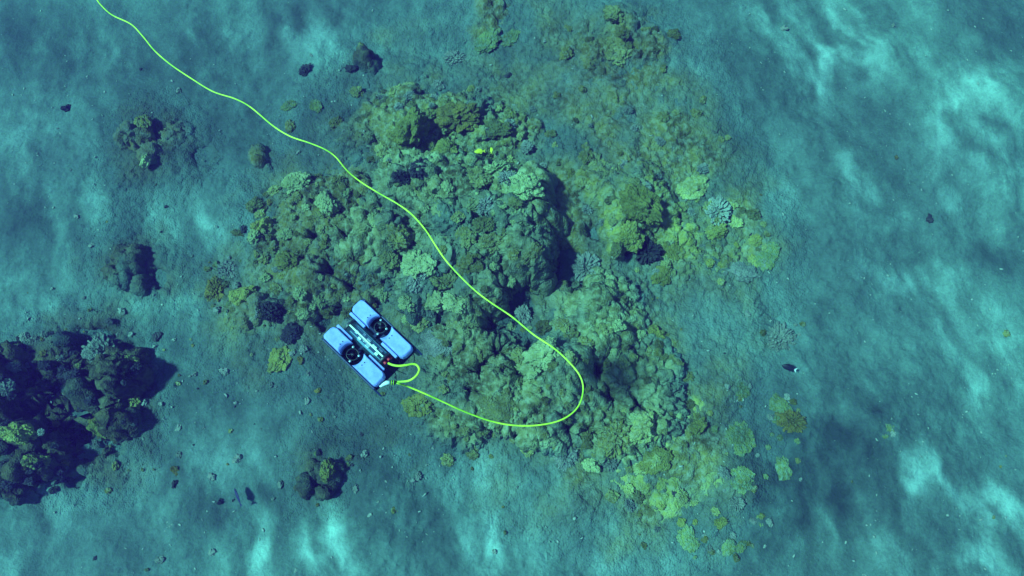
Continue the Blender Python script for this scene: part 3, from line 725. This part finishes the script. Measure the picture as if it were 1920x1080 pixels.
for side in (1, -1):
    for front in (True, False):
        me = bm_mesh('buoyancy_fairing', fairing(front, side), False)
        fo = part('buoyancy_fairing', me, 'foam', bev=.006)
        for k in (0, 1):
            bx = .112 if front else -.078; part('bolt', bm_mesh('bolt', cyl(.0035, .004, 12)), 'black', fo, loc=(bx, (.105 + .022 * k) * side, .0865))
        cxm = .155 if front else -.125
        part('inner_ledge', bm_mesh('ledge', box(.13, .018, .03), False), 'foam', fo, .004, loc=(cxm, .0545 * side, .045))
    # side panel with feet
    pp = [(L2 - .01, .05), (L2 + .008, .03), (L2 + .004, -.13), (L2 - .05, -.165), (.03, -.165), (.01, -.13), (-.06, -.13), (-.08, -.165), (-L2 - .01, -.165), (-L2 - .03, -.11), (-L2 - .012, .02), (-L2 - .002, .05)]
    part('side_panel', bm_mesh('side_panel', prism(pp, side * .1705, side * .1815, 'y'), False), 'navy', bev=.003)
    part('tail_fin', bm_mesh('tail_fin', prism([(-L2 - .013, .045), (-L2 - .062, .02), (-L2 - .050, -.02), (-L2 - .02, -.03)], side * .172, side * .182, 'y'), False), 'navy', bev=.002)
    # vertical thruster
    th = part('thruster', bm_mesh('duct', ring(.034, .039, .05)), 'black', loc=(.018, .118 * side, .035))
    part('hub', bm_mesh('hub', cyl(.014, .045, 20, .009)), 'black', th)
    for k in range(3):
        bl = bmesh.new(); vs = [bl.verts.new(v) for v in ((.010, -.006, -.004), (.034, -.014, -.010), (.035, .012, .008), (.010, .006, .004))]
        bl.faces.new(vs); bmesh.ops.solidify(bl, geom=bl.faces[:], thickness=.0015)
        part('blade', bm_mesh('blade', bl), 'metal' if k == 0 else 'black', th, rot=(0, 0, 2.0944 * k + .5 * side), loc=(0, 0, .016))
    for k, (ax, ay) in enumerate(((.03, -.035), (-.02, .04), (-.035, -.02))):
        part('bracket', bm_mesh('bracket', cyl(.0075, .012, 12)), 'metal', th, loc=(ax, ay, .022), bev=.002)
    # horizontal thrusters tucked below the fairings
    for fx in (1, -1):
        ht = part('thruster', bm_mesh('duct', ring(.040, .046, .05)), 'black', loc=(.15 * fx, .105 * side, -.055), rot=(0, R(90), R(45) * side * fx))
        part('hub', bm_mesh('hub', cyl(.016, .08, 16, .01)), 'black', ht)
    part('lamp', bm_mesh('lamp', cyl(.017, .05, 20, axis='x')), 'black', loc=(.2, .06 * side, -.1))
# electronics tube
tb = part('electronics_tube', bm_mesh('tube', cyl(.054, .30, 40, axis='x')), 'acrylic', loc=(.015, 0, .018))
part('board', bm_mesh('board', box(.27, .07, .004), False), 'board', tb, loc=(0, 0, .006))
part('chassis', bm_mesh('chassis', cyl(.030, .27, 20, axis='x')), 'navy', tb, loc=(0, 0, -.012))
for k, (x, y, sx, sy) in enumerate(((.05, .018, .022, .014), (.045, -.02, .02, .012), (-.02, .015, .03, .02), (-.055, -.012, .035, .012), (-.095, .016, .022, .016), (-.1, -.02, .03, .010), (.0, -.018, .03, .014), (.09, 0, .02, .02))):
    part('chip', bm_mesh('chip', box(sx, sy, .012), False), ('white', 'white', 'metal', 'strip', 'strip', 'white', 'white', 'metal')[k], tb, .001, loc=(x, y, .016))
part('pale_bar', bm_mesh('strip', box(.305, .0095, .005), False), 'strip', tb, .001, loc=(0, .002, .0575))  # pale bar along the top of the tube
for x in (.152, -.152):
    part('flange', bm_mesh('flange', cyl(.061, .014, 40, axis='x')), 'black', loc=(.015 + x, 0, .018), bev=.002)
dm = bmesh.new(); bmesh.ops.create_uvsphere(dm, u_segments=28, v_segments=16, radius=.05)
bmesh.ops.delete(dm, geom=[v for v in dm.verts if v.co.x < -.002], context='VERTS')
part('dome', bm_mesh('dome', dm), 'acrylic', loc=(.176, 0, .018))
part('camera_unit', bm_mesh('cam', box(.02, .03, .03), False), 'black', bev=.003, loc=(.182, 0, .018))
part('battery_tube', bm_mesh('batt', cyl(.04, .28, 28, axis='x')), 'navy', loc=(-.02, 0, -.1))
part('bottom_panel', bm_mesh('bottom', box(.43, .339, .008), False), 'navy', bev=.002, loc=(0, 0, -.148))
part('cradle', bm_mesh('cradle', box(.30, .339, .010), False), 'navy', bev=.002, loc=(.015, 0, -.045))
part('crossbar', bm_mesh('bar', box(.02, .339, .03), False), 'navy', bev=.003, loc=(.018, 0, -.0235))
for y, z, r in ((.018, .04, .009), (-.012, .045, .009), (.0, .015, .008), (-.03, .02, .008)):
    part('penetrator', bm_mesh('pen', cyl(r, .024, 16, axis='x')), 'red', loc=(-.156, y, z), bev=.001)
def rel(px, py, z): return rov.matrix_basis.inverted() @ at(px, py, z)
bpy.context.view_layer.update()
for pts in (((725, 686), (745, 695), (762, 702)), ((728, 690), (741, 700), (743, 712)), ((738, 672), (748, 676), (750, 684)), ((772, 660), (777, 668), (776, 680))):
    q = catmull([rel(x, y, RZ - .02 - .03 * i) for i, (x, y) in enumerate(pts)])
    part('cable', tube_mesh('cable', q, .0028, 6), 'black')
# tether: thimble, band, short loop to the tube, long run off to the upper left
thim = part('tether_thimble', tube_mesh('thimble', [rel(x, y, RZ + .03) for x, y in ((712, 725), (718, 721), (725, 717.5), (731, 717))], lambda t: (.006, .010, .013, .012)[min(3, int(t * 3.99))], 14), 'white')
TZ = RZ + .03
short = [(728, 681), (737, 684.5), (748, 686), (762, 684.5), (774, 682.5), (782, 685), (786, 693), (782.5, 702), (774, 710), (764, 714.5), (752, 715.5), (742, 716)]
cb = link('tether', tube_mesh('tether', catmull([at(x, y, TZ + .012 * math.sin(i)) for i, (x, y) in enumerate(short)] , 6), .0062), M['tether'])
longp = [(741,718),(748,719.6),(756,722),(768,726),(800,739.5),(832,754),(862,768),(892,780),(922,790),(958,797),(1000,798),(1042,791),(1070,777),(1087,757),(1093.5,730),(1088,706),(1070,682),(1040,654),(1000,627),(960,594),(920,567),(890,544),(860,515),(835,487),(816,459),(797,430),(772,402),(745,382),(710,362),(675,340),(650,319),(630,295),(610,280.5),(580,268),(545,256),(512,236),(470,201),(440,185),(400,172),(360,148),(320,121),(290,95),(266,66),(245,45),(210,28),(188,8),(170,-16),(120,-60),(40,-100)]
def tz(i): 
    t = max(0, i - 1) / len(longp); return TZ - .35 * math.sin(min(1, t * 3.2) * math.pi * .5) - 1.1 * max(0, t - .45)
cb2 = tube_mesh('tether', catmull([at(x, y, TZ - .006 if i < 2 else tz(i)) for i, (x, y) in enumerate(longp)], 6), .0050)
bm = bmesh.new(); bm.from_mesh(cb.data); bm.from_mesh(cb2); bm.to_mesh(cb.data); bm.free(); smooth(cb.data)
tag(cb, 'long bright yellow green tether curling from the robot across the reef', 'cable')
part('cable_grip', tube_mesh('band', [at(x, y, TZ) for x, y in ((732.5, 717), (741, 717.5))], .0125, 14), 'black', cb)
for x in (734.5, 738.5): part('grip_ring', tube_mesh('gring', [at(x - .6, 717.2, TZ), at(x + .6, 717.25, TZ)], .0138, 14), 'tether', cb)

# fish
def fish(px, py, dz, length, yaw, m, m2, label, deep=.42, roll=0.):
    p = on(px, py); root = empty('fish', p + Vector((0, 0, dz)))
    root.location = at(px, py, p.z + dz); root.rotation_euler = (roll, 0, yaw); tag(root, label, 'fish')
    n, s = 18, 12; V = []
    for i in range(n):
        t = i / (n - 1); hgt = deep * .5 * math.sin(math.pi * min(1, t * .94 + .03)) ** .75 * (1 - .35 * t) + .012; wd = hgt * .42
        for k in range(s):
            a = 2 * math.pi * k / s; V.append(((.5 - t) * length * .8, wd * math.cos(a) * length, hgt * math.sin(a) * length))
    F = [(i * s + k, i * s + (k + 1) % s, (i + 1) * s + (k + 1) % s, (i + 1) * s + k) for i in range(n - 1) for k in range(s)] + [tuple(range(s))[::-1], tuple((n - 1) * s + k for k in range(s))]
    me = bpy.data.meshes.new('fish_body'); me.from_pydata(V, [], F); smooth(me); link('body', me, M[m], root)
    def fin(name, pts, mm): link(name, bm_mesh('fin', prism([(a * length, b * length) for a, b in pts], -.006 * length, .006 * length, 'y'), False), M[mm], root)
    fin('tail_fin', [(-.38, .03), (-.56, .17), (-.50, 0), (-.56, -.17), (-.38, -.03)], m2)
    fin('dorsal_fin', [(.22, deep * .38), (.05, deep * .62), (-.22, deep * .52), (-.32, deep * .18), (0, deep * .35)], m)
    fin('anal_fin', [(.02, -deep * .38), (-.2, -deep * .55), (-.3, -deep * .2)], m)
    for sd in (1, -1):
        e = bmesh.new(); bmesh.ops.create_uvsphere(e, u_segments=8, v_segments=6, radius=.02 * length)
        link('eye', bm_mesh('eye', e), M['black'], root, loc=(.3 * length, sd * deep * .13 * length, .05 * length))
M['fish_black'] = mat('fish_black', (.012, .01, .02), .5); M['fish_yellow'] = mat('fish_yellow', (.6, .5, .015), .5); M['fish_blue'] = mat('fish_blue', (.03, .02, .10), .5)
M['fish_white'] = mat('fish_white', (.6, .6, .6), .5)
fish(1478, 689, .15, .16, R(160), 'fish_black', 'fish_white', 'small black fish with a pale tail over the sand at right', roll=R(60))
fish(445, 930, .12, .20, R(118), 'fish_blue', 'fish_blue', 'slim dark blue fish over the sand at lower left', .28, roll=R(35))
fish(898, 284, .12, .13, R(185), 'fish_yellow', 'fish_yellow', 'bright yellow fish at the top rim of the central mound, the left one', roll=R(75))
fish(921, 281, .12, .085, R(95), 'fish_yellow', 'fish_yellow', 'smaller bright yellow fish to the right of the other yellow one', roll=R(60))

# ------------------------------------------------------------------ the water itself
hb = bmesh.new(); bmesh.ops.create_cube(hb, size=1); bmesh.ops.scale(hb, vec=(330, 330, 9.3), verts=hb.verts); bmesh.ops.translate(hb, vec=(0, 0, 8.0 - 4.65), verts=hb.verts)
hz = bpy.data.materials.new('sea_water'); hz.use_nodes = True; nt = hz.node_tree
nt.nodes.remove(nt.nodes['Principled BSDF'])
pv = N(nt, 'ShaderNodeVolumePrincipled', i_Density=.019); pv.inputs['Color'].default_value = (.38, .08, .85, 1); pv.inputs['Absorption Color'].default_value = (.2, .72, .95, 1)
pv.inputs['Anisotropy'].default_value = .3
nt.links.new(pv.outputs[0], nt.nodes['Material Output'].inputs['Volume'])
tag(link('haze', bm_mesh('haze', hb, False), hz), kind='stuff')
